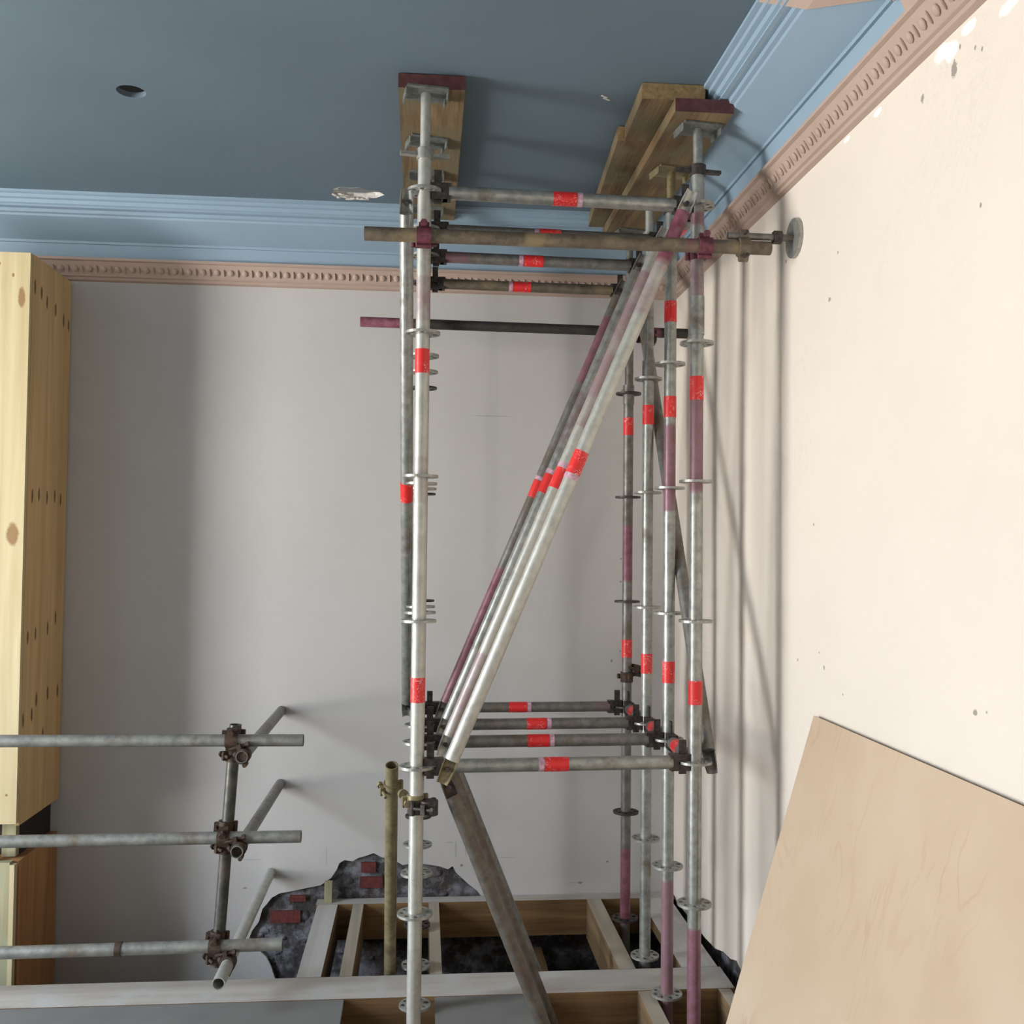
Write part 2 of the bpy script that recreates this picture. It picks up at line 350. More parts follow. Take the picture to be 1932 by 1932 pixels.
for i in range(60):   # lumps of mortar and stone in the broken patches
    x = random.uniform(-0.85, 0.35); z = random.uniform(-0.6, 0.22); s = random.uniform(0.012, 0.035)
    mt = Matrix.Translation((x, YB + 0.024, z)) @ Matrix.Diagonal((s * 1.4, 0.010, s, 1))
    bmesh.ops.create_icosphere(bm, subdivisions=2, radius=1, matrix=mt)
obj('exposed_rubble', bm, M_RUBBLE, parent=wb, org=(0, 0, 0))
for i, (x, z, w, h) in enumerate([(-0.25, 0.148, 0.075, 0.05), (-0.235, 0.073, 0.115, 0.055), (-0.66, -0.09, 0.15, 0.06), (-0.60, 0.0, 0.08, 0.03)]):
    bm = NB(); add_box(bm, x - w / 2, x + w / 2, YB + 0.008, YB + 0.05, z - h / 2, z + h / 2); bevel(bm, 0.006, 2)
    obj('brick', bm, M_BRICK, parent=wb, org=(0, 0, 0))

# right wall: plaster stops just above the floor, dark masonry below
bm = NB()
low = [(YF, 0.0), (3.3, 0.02), (3.85, 0.06), (3.93, 0.085), (3.98, 0.095), (4.05, 0.07), (4.12, 0.085), (4.2, 0.06), (4.3, 0.05), (4.42, 0.016), (4.585, 0.0), (YB, -0.02)]
pts = low + [(YB, ZC), (YF, ZC)]
vs = [bm.verts.new((XR, y, z)) for y, z in pts]; es = [bm.edges.new((vs[i], vs[(i + 1) % len(vs)])) for i in range(len(vs))]
bmesh.ops.triangle_fill(bm, edges=es, use_beauty=True)
ex = bmesh.ops.extrude_face_region(bm, geom=bm.faces[:])
bmesh.ops.translate(bm, verts=[g for g in ex['geom'] if isinstance(g, bmesh.types.BMVert)], vec=(0.03, 0, 0))
wr_ = obj('wall_right', bm, M_RIGHT, kind='structure')
bm = NB(); add_box(bm, XR + 0.03, XR + 0.3, YF, YB + 0.3, -0.8, ZC); obj('masonry', bm, M_RUBBLE, parent=wr_, org=(0, 0, 0))

# left wall and wall behind the camera, with window openings
def wall_with_openings(name, axis, fixed, thick, u0, u1, opens):
    bm = NB(); cuts = sorted(opens); u = u0
    def bx(a, b, z0, z1):
        if b - a < 1e-4: return
        if axis == 'x': add_box(bm, min(fixed, fixed + thick), max(fixed, fixed + thick), a, b, z0, z1)
        else: add_box(bm, a, b, min(fixed, fixed + thick), max(fixed, fixed + thick), z0, z1)
    for (a, b, z0, z1) in cuts:
        bx(u, a, -0.8, ZC); bx(a, b, -0.8, z0); bx(a, b, z1, ZC); u = b
    bx(u, u1, -0.8, ZC)
    return obj(name, bm, M_OTHER, kind='structure')
wall_with_openings('wall_left', 'x', XL, -0.25, YF - 0.25, YB + 0.3, [w[1:] for w in WINS if w[0] == 'L'])
wall_with_openings('wall_front', 'y', YF, -0.25, XL, XR + 0.3, [w[1:] for w in WINS if w[0] == 'B'])
M_FRAME = plain('white_window_paint', (0.75, 0.75, 0.72), 0.5, 0, 0.05)
for n, (sd, a, b, z0, z1) in enumerate(WINS):
    bm = NB(); t = 0.05
    segs = [(a, a + t, z0, z1), (b - t, b, z0, z1), (a + t, b - t, z0, z0 + t), (a + t, b - t, z1 - t, z1), (a + t, b - t, (z0 + z1) / 2 - .025, (z0 + z1) / 2 + .025)]
    for (p, q, s0, s1) in segs:
        if sd == 'L': add_box(bm, XL - 0.16, XL - 0.12, p, q, s0, s1)
        else: add_box(bm, p, q, YF - 0.16, YF - 0.12, s0, s1)
    obj('window_%d' % (n + 1), bm, M_FRAME, kind='structure')

# ceiling with a round hole and a torn patch
bm = NB()
def loop(ps):
    v = [bm.verts.new((x, y, ZC)) for x, y in ps]; return [bm.edges.new((v[i], v[(i + 1) % len(v)])) for i in range(len(v))]
HC = (-1.082, 3.753); HR = 0.052
TORN = [(-0.435, 4.70), (-0.40, 4.665), (-0.355, 4.672), (-0.31, 4.662), (-0.27, 4.69), (-0.225, 4.70), (-0.20, 4.745), (-0.24, 4.79), (-0.29, 4.80), (-0.35, 4.82), (-0.42, 4.80), (-0.44, 4.755)]
es = loop([(XL - .3, YF - .3), (XR + .3, YF - .3), (XR + .3, YB + .3), (XL - .3, YB + .3)])
es += loop([(HC[0] + HR * math.cos(a * math.pi / 16), HC[1] + HR * math.sin(a * math.pi / 16)) for a in range(32)]); es += loop(TORN)
bmesh.ops.triangle_fill(bm, edges=es, use_beauty=True)
kill = [f for f in bm.faces if (f.calc_center_median().xy - Vector(HC)).length < HR * 0.8]
def inside(p, poly):
    c = False
    for i in range(len(poly)):
        (x1, y1), (x2, y2) = poly[i], poly[i - 1]
        if (y1 > p[1]) != (y2 > p[1]) and p[0] < (x2 - x1) * (p[1] - y1) / (y2 - y1) + x1: c = not c
    return c
kill += [f for f in bm.faces if f not in kill and inside(f.calc_center_median().xy, TORN)]
bmesh.ops.delete(bm, geom=kill, context='FACES')
ex = bmesh.ops.extrude_face_region(bm, geom=bm.faces[:])
bmesh.ops.translate(bm, verts=[g for g in ex['geom'] if isinstance(g, bmesh.types.BMVert)], vec=(0, 0, 0.02))
cl = obj('ceiling', bm, M_CEIL, kind='structure')
bm = NB(); add_box(bm, XL - .3, XR + .3, YF - .3, YB + .3, ZC + 0.12, ZC + 0.2); obj('roof_void', bm, M_VOID, parent=cl, org=(0, 0, 0))
bm = NB()
for s, z in ((0.94, ZC + 0.012), (0.80, ZC + 0.002)): pass
cx, cy = -0.33, 4.745
outer = [bm.verts.new((x, y, ZC - 0.001)) for x, y in TORN]
inner = [bm.verts.new((cx + (x - cx) * 0.86 + random.uniform(-.008, .008), cy + (y - cy) * (0.62 if y > cy else 0.97), ZC + 0.016 + random.uniform(-.006, .006))) for x, y in TORN]
for i in range(len(TORN)):
    j = (i + 1) % len(TORN); bm.faces.new((outer[i], outer[j], inner[j], inner[i]))
for i in range(17):    # crumbs and torn lip along the far side and left end
    t = i / 25; x = -0.435 + 0.24 * t; y = 4.80 - 0.05 * max(0, t - 0.7) / 0.3 + random.uniform(-.006, .006)
    if t < 0.25: y -= random.uniform(0, 0.09)
    mt = Matrix.Translation((x, y, ZC - 0.002 - random.uniform(0, .008))) @ Matrix.Rotation(random.uniform(-.5, .5), 4, 'Z') @ Matrix.Diagonal((random.uniform(.010, .022), random.uniform(.006, .012), 0.004, 1))
    bmesh.ops.create_icosphere(bm, subdivisions=1, radius=1, matrix=mt)
obj('torn_plaster', bm, M_TORN, parent=cl, org=(0, 0, 0))
# two scuffs of bare plaster on the blue ceiling
bm = NB()
for (x, y, a, l) in ((0.64, 3.60, 0.6, 0.03),):
    for k in range(2):
        c = Vector((x + k * 0.012, y + k * 0.02, ZC - 0.001)); ax = Vector((math.cos(a), math.sin(a), 0)); ay = Vector((-math.sin(a), math.cos(a), 0))
        add_obox(bm, c, ax, ay, Vector((0, 0, 1)), l * 0.5, 0.004, 0.0008)
obj('plaster_scuff', bm, M_TORN, parent=cl, org=(0, 0, 0))

# cornice: stepped blue cove above a pink egg-and-dart frieze (d from wall, z)
BLUE = [(0.335, ZC), (0.335, 3.414), (0.318, 3.410), (0.316, 3.396), (0.300, 3.392), (0.296, 3.376), (0.285, 3.372), (0.285, 3.364), (0.270, 3.362), (0.256, 3.362), (0.254, 3.347), (0.240, 3.343), (0.236, 3.334),
        (0.085, 3.262), (0.083, 3.250), (0.072, 3.250), (0.058, 3.186)]
PINK = [(0.058, 3.186), (0.080, 3.184), (0.080, 3.172), (0.066, 3.168), (0.060, 3.160), (0.030, 3.112), (0.030, 3.104), (0.020, 3.100), (0.018, 3.088), (0.0, 3.082)]
PROF = BLUE + PINK[1:] ; NBLUE = len(BLUE)
def cornice(name, fn, L0, L1):
    bm = NB(); rows = []
    for s in (L0, L1): rows.append([bm.verts.new(fn(d, s, z)) for d, z in PROF])
    for i in range(len(PROF) - 1):
        f = bm.faces.new((rows[0][i], rows[0][i + 1], rows[1][i + 1], rows[1][i])); f.material_index = 0 if i < NBLUE - 1 else 1
    # eggs and darts on the sloping face of the frieze
    pitch_ = 0.069; n = int((L1 - L0) / pitch_)
    for k in range(n):
        s = L0 + (k + 0.5) * pitch_
        for (off, rs, rz, rd, dz) in ((0, 0.016, 0.017, 0.007, -0.003), (pitch_ / 2, 0.005, 0.020, 0.008, -0.003)):
            seg, ri = 8, 4
            vsr = []
            for a in range(ri + 1):
                th = math.pi * a / ri; row = []
                for b in range(seg):
                    ph = 2 * math.pi * b / seg
                    du, ds_, dn = math.cos(th) * rz, math.sin(th) * math.cos(ph) * rs, math.sin(th) * math.sin(ph) * rd
                    # slope direction of the face, and its normal
                    d = 0.047 + du * 0.53 + dn * 0.85; z = 3.138 + dz + du * 0.85 - dn * 0.53
                    row.append(bm.verts.new(fn(d, s + off + ds_, z)))
                vsr.append(row)
            for a in range(ri):
                for b in range(seg):
                    try:
                        f = bm.faces.new((vsr[a][b], vsr[a][(b + 1) % seg], vsr[a + 1][(b + 1) % seg], vsr[a + 1][b])); f.material_index = 1; f.smooth = True
                    except ValueError: pass
    return obj(name, bm, [M_CORN, M_PINK], kind='structure')
cornice('trim_1', lambda d, s, z: (s, YB - d, z), XL, XR)
cornice('trim_2', lambda d, s, z: (XR - d, s, z), YF, YB)
bm = NB(); rows = [[bm.verts.new((XR - d + 0.0, YF if y < 0 else y + (d - 0.058) * 1.4, z - 0.010)) for d, z in [(0.335, ZC)] + BLUE[12:]] for y in (YF, 2.51)]
for i in range(len(rows[0]) - 1): bm.faces.new((rows[0][i], rows[0][i + 1], rows[1][i + 1], rows[1][i]))
bm.faces.new(rows[1] + [bm.verts.new((XR - 0.058, 2.51, ZC))])
obj('trim_3', bm, M_PINK, kind='structure')

# floor: dusty sheet floor with an opening towards the back; slab below, darkened as the shaded void
bm = NB()
add_box(bm, XL, XR, YF, 3.28, -0.03, 0.0)
add_box(bm, XL, -0.283, 3.28, 4.058, -0.03, 0.0)
obj('floor', bm, M_FLOOR, kind='structure')
bm = NB(); add_box(bm, XL, XR + .3, YF, YB + .3, -0.9, -0.8); obj('ground', bm, M_GROUND, kind='structure')

# ---------------------------------------------------------------- floor timbers
def beam(name, label, cat, x0, x1, y0, y1, z0, z1, mats, group=None, bv=0.003):
    bm = NB(); add_box(bm, x0, x1, y0, y1, z0, z1, 0, 1); bevel(bm, bv)
    o = obj(name, bm, mats, org=((x0 + x1) / 2, (y0 + y1) / 2, z0)); return tag(o, label, cat, group)
beam('timber_beam', 'long dusty grey timber beam across the floor opening in front of the joists', 'beam', XL + .01, 1.285, 4.062, 4.268, -0.20, 0.001, [W_JOIST, W_DUST])
beam('timber_beam', 'brown timber wall plate along the foot of the back wall behind the joists', 'beam', -0.50, 1.30, 5.115, 5.195, -0.175, 0.0, [W_JOIST, W_DUST])
J = [(-0.492, -0.393, 'wide pale board joist, leftmost in the rear bay beside the rubble patch', W_PALE, -0.19),
     (-0.318, -0.266, 'narrow timber joist second from left, behind the ochre pole', W_DUSTY, -0.19),
     (0.055, 0.105, 'narrow timber joist running back just right of the left scaffold poles', W_DUSTY, -0.19),
     (0.850, 0.922, 'grey topped timber joist left of the right hand poles in the rear bay', W_DUSTY, -0.19),
     (1.12, 1.275, 'wide dusty board beside the right wall in the rear bay', W_PALE, -0.05)]
for (a, b, lb, mt, z0) in J:
    beam('floor_joist', lb, 'joist', a, b, 4.272, 5.112, z0, 0.0005, [W_JOISTY, mt], 'joists of the rear bay')
beam('floor_joist', 'lower dark timber under the rear bay, seen between the diagonal poles and joist', 'joist', 0.56, 0.63, 4.272, 5.19, -0.42, -0.26, [W_JOISTY, W_JOISTY])
beam('floor_joist', 'grey topped timber joist in the front opening left of the right hand poles', 'joist', 0.885, 0.945, 3.285, 4.058, -0.19, 0.0005, [W_JOISTY, W_DUSTY], 'joists of the front opening')
beam('floor_joist', 'timber joist in the front opening beside the right wall and plywood sheet', 'joist', 1.215, 1.265, 3.285, 4.058, -0.19, 0.0005, [W_JOISTY, W_DUSTY], 'joists of the front opening')
beam('floor_panel', 'grey floor panel between the left poles and the dark diagonal poles', 'floor panel', 0.072, 0.475, 3.285, 4.058, -0.022, 0.0, [M_FLOOR, M_FLOOR], bv=0.001)
beam('timber_offcut', 'small yellow timber offcut standing against the back wall on the pale joist', 'offcut', -0.462, -0.425, 5.135, 5.185, 0.0005, 0.095, [W_GREEN, W_GREEN], bv=0.001)

# ---------------------------------------------------------------- timber clad column on the left
t = thing('timber_column', 'pale pine clad box column against the back wall at the left edge', 'column', (-2.05, 4.93, 0.52))
bm = NB(); add_box(bm, -2.35, -1.767, 4.67, 4.695, 0.533, 3.072); bevel(bm, 0.002); obj('front_board', bm, W_PINE, parent=t, org=(0, 0, 0)).location = -T.org
bm = NB(); add_box(bm, -1.785, -1.763, 4.696, 5.19, 0.520, 3.072); bevel(bm, 0.002); obj('side_board', bm, W_PINES, parent=t, org=(0, 0, 0)).location = -T.org
bm = NB(); add_box(bm, -2.34, -1.79, 4.70, 5.185, 0.54, 3.06); obj('core', bm, W_GREEN, parent=t)
t = thing('timber_post', 'mildewed post with reddish brown side below the pine clad column', 'post', (-2.05, 4.93, -0.8))
bm = NB(); add_box(bm, -1.865, -1.79, 4.672, 4.71, -0.8, 0.365); bevel(bm, 0.003); obj('front_strip', bm, W_GREEN, parent=t)
bm = NB(); add_box(bm, -1.788, -1.768, 4.668, 4.70, -0.8, 0.355); bevel(bm, 0.002); obj('edge_strip', bm, W_PINE, parent=t)
bm = NB(); add_box(bm, -2.3, -1.87, 4.675, 4.71, -0.8, 0.40); bevel(bm, 0.003); obj('front_board', bm, W_GREEN, parent=t)
bm = NB(); add_box(bm, -2.3, -1.765, 4.712, 5.185, -0.8, 0.36); bevel(bm, 0.003); obj('side_timber', bm, W_BROWN, parent=t)
bm = NB(); add_box(bm, -1.86, -1.80, 4.76, 4.80, 0.365, 0.535); obj('packer', bm, W_GREEN, parent=t)
bm = NB(); add_box(bm, -2.3, -1.80, 4.81, 5.185, 0.361, 0.535); obj('spacer_block', bm, W_DARK, parent=t)

# ---------------------------------------------------------------- scaffold parts
R = 0.02415
def rosette_mesh():
    bm = NB(); seg = 40
    def lp(fn, n): 
        v = [bm.verts.new((*fn(2 * math.pi * i / n), -0.0045)) for i in range(n)]; return [bm.edges.new((v[i], v[(i + 1) % n])) for i in range(n)]
    es = lp(lambda a: (0.061 * math.cos(a), 0.061 * math.sin(a)), seg)
    es += lp(lambda a: ((R - .001) * math.cos(a), (R - .001) * math.sin(a)), 20)
    holes = []
    for k in range(8):
        c = (0.044 * math.cos(k * math.pi / 4), 0.044 * math.sin(k * math.pi / 4)); r = 0.0105 if k % 2 == 0 else 0.0085; holes.append((c, r))
        es += lp(lambda a, c=c, r=r: (c[0] + r * math.cos(a), c[1] + r * math.sin(a)), 10)
    bmesh.ops.triangle_fill(bm, edges=es, use_beauty=True)
    kill = [f for f in bm.faces if f.calc_center_median().xy.length < R - .003 or any((f.calc_center_median().xy - Vector(c)).length < r * 0.75 for c, r in holes)]
    bmesh.ops.delete(bm, geom=kill, context='FACES')
    ex = bmesh.ops.extrude_face_region(bm, geom=bm.faces[:])
    bmesh.ops.translate(bm, verts=[g for g in ex['geom'] if isinstance(g, bmesh.types.BMVert)], vec=(0, 0, 0.009))
    bmesh.ops.recalc_face_normals(bm, faces=bm.faces)
    me = D.meshes.new('rosette'); bm.to_mesh(me); bm.free(); return me
ROS = rosette_mesh(); ROS.materials.append(SILVER)
ROS2 = ROS.copy(); ROS2.materials.clear(); ROS2.materials.append(FORGED)

def tube_part(name, a, b, r, mat, paints=(), inner=None, parent=None, seg=20, label=None):
    bm = NB(); add_tube(bm, a, b, r, seg, 0.03 if paints else 0.25, paints, inner)
    return obj(name, bm, mat, parent=parent or T.par, smooth=True, label=label)
def tape(a, b, c, w=0.085, r=R, edge=0):
    """red band round the tube from a to b at fraction c"""
    a = Vector(a); b = Vector(b); d = (b - a).normalized(); p = a + (b - a) * c
    o = tube_part('tape_band', p - d * w / 2, p + d * w / 2, r + 0.0012, TAPE, label='bright red tape band')
    if edge:
        q = p + d * edge * (w / 2 + 0.012)
        tube_part('tape_print', q - d * 0.009, q + d * 0.009, r + 0.0010, TAPE_EDGE, parent=o, label='pink and white printed tape end')
    return o

def head_jack(x, y, z_tube, z_top, rodmat, ang):
    """threaded rod, nut with two lugs and square plate under the plank"""
    tube_part('jack_rod', (x, y, z_tube - 0.15), (x, y, z_top - 0.006), 0.0175, rodmat, seg=16)
    bm = NB(); add_tube(bm, (x, y, z_tube - 0.004), (x, y, z_tube + 0.034), 0.030, 16)
    for s in (-1, 1):
        d = Vector((math.cos(ang), math.sin(ang), 0)) * s; sd = Vector((-d.y, d.x, 0))
        add_obox(bm, Vector((x, y, z_tube + 0.014)) + d * 0.055, d, sd, Vector((0, 0, 1)), 0.032, 0.011, 0.006)
    obj('jack_nut', bm, FORGED if rodmat is not GALV_LT else SILVER, parent=T.par, smooth=True)
    bm = NB(); a = 0.10 + ang * 0.3; ax = Vector((math.cos(a), math.sin(a), 0)); ay = Vector((-math.sin(a), math.cos(a), 0))
    add_obox(bm, (x, y, z_top - 0.0035), ax, ay, Vector((0, 0, 1)), 0.072, 0.060, 0.003)
    for s in (-1, 1): add_obox(bm, Vector((x, y, z_top - 0.016)) + ax * 0.073 * s, ax, ay, Vector((0, 0, 1)), 0.0025, 0.045, 0.014)
    bevel(bm, 0.0015)
    obj('jack_plate', bm, PLATE if rodmat is not OLIVE else OLIVE, parent=T.par)

ROWS_R = [(0.978, 3.560), (0.985, 3.983), (0.980, 4.356), (0.982, 4.794)]
ROWS_L = [(-0.009, 3.520), (-0.006, 3.950), (-0.004, 4.320), (-0.002, 4.770)]
ZR = [-0.48, 0.02, 0.52, 1.02, 1.52, 2.02, 2.52, 3.02]
ORD = ['front', 'second from the front', 'third from the front', 'rearmost']
ZB = -0.795; ZT = 3.135

def standard(x, y, label, group, mat, tapes, paints, ztop_jack, rodmat, ang, ros=ROS, sleeves=(), thin_from=None):
    thing('scaffold_pole', label, 'scaffold pole', (x, y, ZB), group)
    def fr(z): return (z - ZB) / (ZT - ZB)
    if thin_from:
        tube_part('tube', (x, y, ZB + 0.02), (x, y, thin_from), R, mat, [(fr(a), fr(b), s) for a, b, s in paints])
        tube_part('upper_tube', (x + 0.002, y, thin_from - 0.02), (x + 0.002, y, ZT), 0.0205, mat, [(-1, 0.0, 0)])
        tube_part('collar', (x, y, thin_from - 0.09), (x, y, thin_from), R + 0.003, GALV_DK)
    else:
        tube_part('tube', (x, y, ZB + 0.02), (x, y, ZT), R, mat, [(fr(a), fr(b), s) for a, b, s in paints])
    for zs in sleeves:
        tube_part('joint_sleeve', (x, y, zs - 0.07), (x, y, zs + 0.07), R + 0.0025, mat)
    for z in tapes: tape((x, y, 0), (x, y, 1), z)
    for z in ZR:
        o = D.objects.new('rosette', ros); COL.objects.link(o); o.parent = T.par; o.location = (0, 0, z - ZB)
        o.rotation_euler = (0, 0, random.uniform(-0.2, 0.2))
    bm = NB(); add_obox(bm, (x, y, ZB + 0.003), Vector((1, 0, 0)), Vector((0, 1, 0)), Vector((0, 0, 1)), 0.075, 0.075, 0.003); add_tube(bm, (x, y, ZB + .006), (x, y, ZB + 0.05), 0.030, 16)
    obj('base_plate', bm, FORGED, parent=T.par, smooth=True)
    head_jack(x, y, ZT, ztop_jack, rodmat, ang)

GL = 'left row of scaffold poles'; GR = 'right row of scaffold poles'
ZPL, ZPR = 3.372, 3.308
standard(*ROWS_L[0], 'bright galvanised scaffold pole nearest the camera in the left row', GL, GALV_LT, [2.421, 1.283], [(2.55, 2.72, 0.45), (1.9, 2.08, 0.35), (-0.3, 0.38, 0.34), (2.75, 2.80, .3)], ZPL, GALV_LT, 0.15)
standard(*ROWS_L[1], 'scaffold pole hidden directly behind the front left pole, second in its row', GL, GALV, [], [(2.9, 3.1, 0.5)], ZPL, GALV, 0.5)
standard(*ROWS_L[2], 'third scaffold pole of the left row, only its discs and jack peeping out', GL, GALV, [], [], ZPL, GALV, -0.3)
standard(*ROWS_L[3], 'rearmost scaffold pole of the left row, near the back wall', GL, GALV, [], [], ZPL, GALV, 0.1, ROS2)
standard(*ROWS_R[0], 'scaffold pole nearest the camera in the right row, purple paint and three red bands', GR, GALV, [1.266, 2.356], [(1.98, 2.34, 0.62), (2.6, 2.85, 0.42), (2.95, 3.0, .6), (2.86, 2.90, .6), (-0.7, 0.44, 0.7)], ZPR, GALV, 0.12, sleeves=(2.62,))
standard(*ROWS_R[1], 'second pole of the right row with an ochre jack at its top', GR, GALV, [1.286, 2.346, 2.731], [(1.90, 2.28, 0.65), (-0.4, 0.47, 0.6), (2.78, 2.8, .5)], ZPR, OLIVE, 0.3)
standard(*ROWS_R[2], 'third pole of the right row with a bright highlight and dark upper collar', GR, GALV, [1.276, 2.361], [(1.9, 1.98, 0.35), (-0.13, -0.08, 0.9)], ZPR, GALV_LT, -0.2, sleeves=(), thin_from=2.60)
standard(*ROWS_R[3], 'rearmost pole of the right row, dull grey with dark maroon lengths', GR, GALV_DK, [1.296, 2.361], [(2.02, 2.33, 0.72), (0.1, 0.52, 0.75)], ZPR, GALV_DK, 0.4, ROS2, thin_from=2.56)

def ledger_head(p, d, mat):
    """cast wedge head: slotted block round the disc with a vertical wedge; d points from the pole to the tube"""
    x, y = d, Vector((-d.y, d.x, 0)); z = Vector((0, 0, 1))
    bm = NB()
    add_obox(bm, Vector(p) + d * 0.052 + z * 0.017, x, y, z, 0.028, 0.017, 0.012)
    add_obox(bm, Vector(p) + d * 0.052 - z * 0.017, x, y, z, 0.028, 0.017, 0.012)
    add_obox(bm, Vector(p) + d * 0.078, x, y, z, 0.014, 0.019, 0.029); bevel(bm, 0.003)
    wh = obj('wedge_head', bm, mat, parent=T.par)
    bm = NB(); add_obox(bm, Vector(p) + d * 0.046 + z * 0.018, x, y, z, 0.013, 0.004, 0.060); bevel(bm, 0.001)
    obj('wedge', bm, mat, parent=wh)
def ledger(p, q, label, group, mat, tp, paints=(), headmat=FORGED, edge=0):
    p = Vector(p); q = Vector(q); d = (q - p).normalized()
    thing('ledger_tube', label, 'scaffold tube', (p + q) / 2, group)
    a, b = p + d * 0.085, q - d * 0.085
    tube_part('tube', a, b, R, mat, paints)
    ledger_head(p, Vector((d.x, d.y, 0)).normalized(), headmat); ledger_head(q, -Vector((d.x, d.y, 0)).normalized(), headmat)
    if tp is not None: tape(a, b, tp, edge=edge)

TOPM = [GALV, GALV_DK, GALV_DK, RUSTY]; LOWM = [GALV, GALV_DK, GALV_DK, GALV_DK]
tpt = [0.505, 0.50, 0.47, 0.46]; tpl = [0.49, 0.465, 0.51, 0.46]
for i in range(4):
    l, r = ROWS_L[i], ROWS_R[i]
    ledger((l[0], l[1], 3.02), (r[0], r[1], 3.02), 'upper cross tube with a red band joining the %s pair of poles' % ORD[i], 'upper cross tubes', TOPM[i], tpt[i],
           [(0.0, 0.12, 0.5)] if i == 2 else (), edge=(1 if i == 0 else -1))
    ledger((l[0], l[1], 1.02), (r[0], r[1], 1.02), 'lower cross tube with a red band joining the %s pair of poles' % ORD[i], 'lower cross tubes', LOWM[i], tpl[i],
           [(0.9, 1.0, 0.45)] if i == 3 else (), edge=(-1 if i == 0 else 1))
for (rows, side, sg) in ((ROWS_L, 'left', -1), (ROWS_R, 'right', 1)):
    for z, lv in ((3.02, 'upper'), (1.02, 'lower')):
        for i in range(3):
            a, b = rows[i], rows[i + 1]
            ledger((a[0], a[1], z), (b[0], b[1], z), 'short %s depth tube joining poles %s of the %s row' % (lv, ('one and two', 'two and three', 'three and four')[i], side),
                   '%s depth tubes of the %s row' % (lv, side), GALV_DK, 0.62 if side == 'right' else None)

# ---------------------------------------------------------------- diagonal braces
def brace(p, q, label, group, mat, tp=0.5, paints=(), edge=-1, scoop=True, endmat=None):
    p = Vector(p); q = Vector(q); d = (q - p).normalized()
    thing('diagonal_brace', label, 'scaffold brace', p, group)
    tube_part('tube', p + d * 0.085, q - d * 0.085, R + 0.001, mat, paints)
    side = d.cross(Vector((0, 1, 0))).normalized(); n = side.cross(d).normalized()
    if n.y > 0: n = -n                      # n faces the camera side of the frame
    for (o, s, pm) in ((p, 1, endmat or mat), (q, -1, mat)):
        bm = NB(); rows = []
        K = 8
        for j, (t, w, dep) in enumerate(((0.0, 0.020, 0.012), (0.04, 0.024, 0.018), (0.088, 0.0252, 0.024))):
            ring = []
            for (rr_, fl) in ((w, 1), (w - 0.004, -1)):
                for k in range(K + 1):
                    an = math.pi * k / K
                    kk = an if fl == 1 else math.pi - an
                    ring.append(bm.verts.new(o + d * s * t + side * math.cos(kk) * rr_ - n * math.sin(kk) * (dep * rr_ / w) + n * (0.004 * (2 - j))))
            rows.append(ring)
        m_ = len(rows[0])
        for j in range(2):
            for k in range(m_): bm.faces.new((rows[j][k], rows[j][(k + 1) % m_], rows[j + 1][(k + 1) % m_], rows[j + 1][k]))
        bm.faces.new(rows[0]); bm.faces.new(rows[-1][::-1])
        se = obj('scooped_end', bm, pm, parent=T.par, smooth=True)
        bm = NB(); c = o + d * s * 0.05 - n * 0.006; add_tube(bm, c, c + n * 0.014, 0.009, 6)
        obj('pin', bm, FORGED, parent=se)
    if tp: tape(p, q, tp, 0.085, R + .001, edge=edge)

BM = [GALV_LT, GALV_LT, GALV, GALV_DK]
BP = [[(0.80, 0.9, 0.45), (0.90, 1.0, 0.85), (0.70, 0.80, .22)], [(0.0, 0.16, 0.45), (0.62, 0.95, 0.5)], [(0.6, 0.75, .3)], [(0.0, 0.33, 0.65), (0.78, 0.95, .6)]]
for i in range(4):
    l, r = ROWS_L[i], ROWS_R[i]
    brace((l[0] + 0.085, l[1] - 0.058, 0.975), (r[0] - 0.035, r[1] - 0.055, 3.055), 'long diagonal brace with a red band on the %s pair of poles' % ORD[i], 'long upper diagonal braces', BM[i], (0.528, .515, .515, .515)[i], BP[i], edge=-1 if i == 0 else 1, endmat=(OLIVE if i == 0 else None))
for i in range(3):
    l, r = ROWS_L[i], ROWS_R[i]
    brace((l[0] + 0.092, l[1] - 0.02, 1.0), (r[0] - 0.20, r[1] - 0.03, -0.70), ('broad grey brown lower diagonal brace falling right from the front left pole', 'lower diagonal brace just behind the nearest falling one', 'thin edge of the rearmost lower diagonal brace falling right')[i],
          'lower diagonal braces', (BROWN, BROWN, GALV_DK)[i], None)
brace((-0.072, 3.50, 3.02), (-0.062, 4.79, 0.98), 'steep side brace beside the front left pole with a red band halfway', 'side braces', GALV, 0.5, edge=0)
brace((1.035, 3.545, 0.98), (1.035, 4.82, 3.02), 'grey side brace crossing behind the right row of poles', 'side braces', GALV_DK, None)

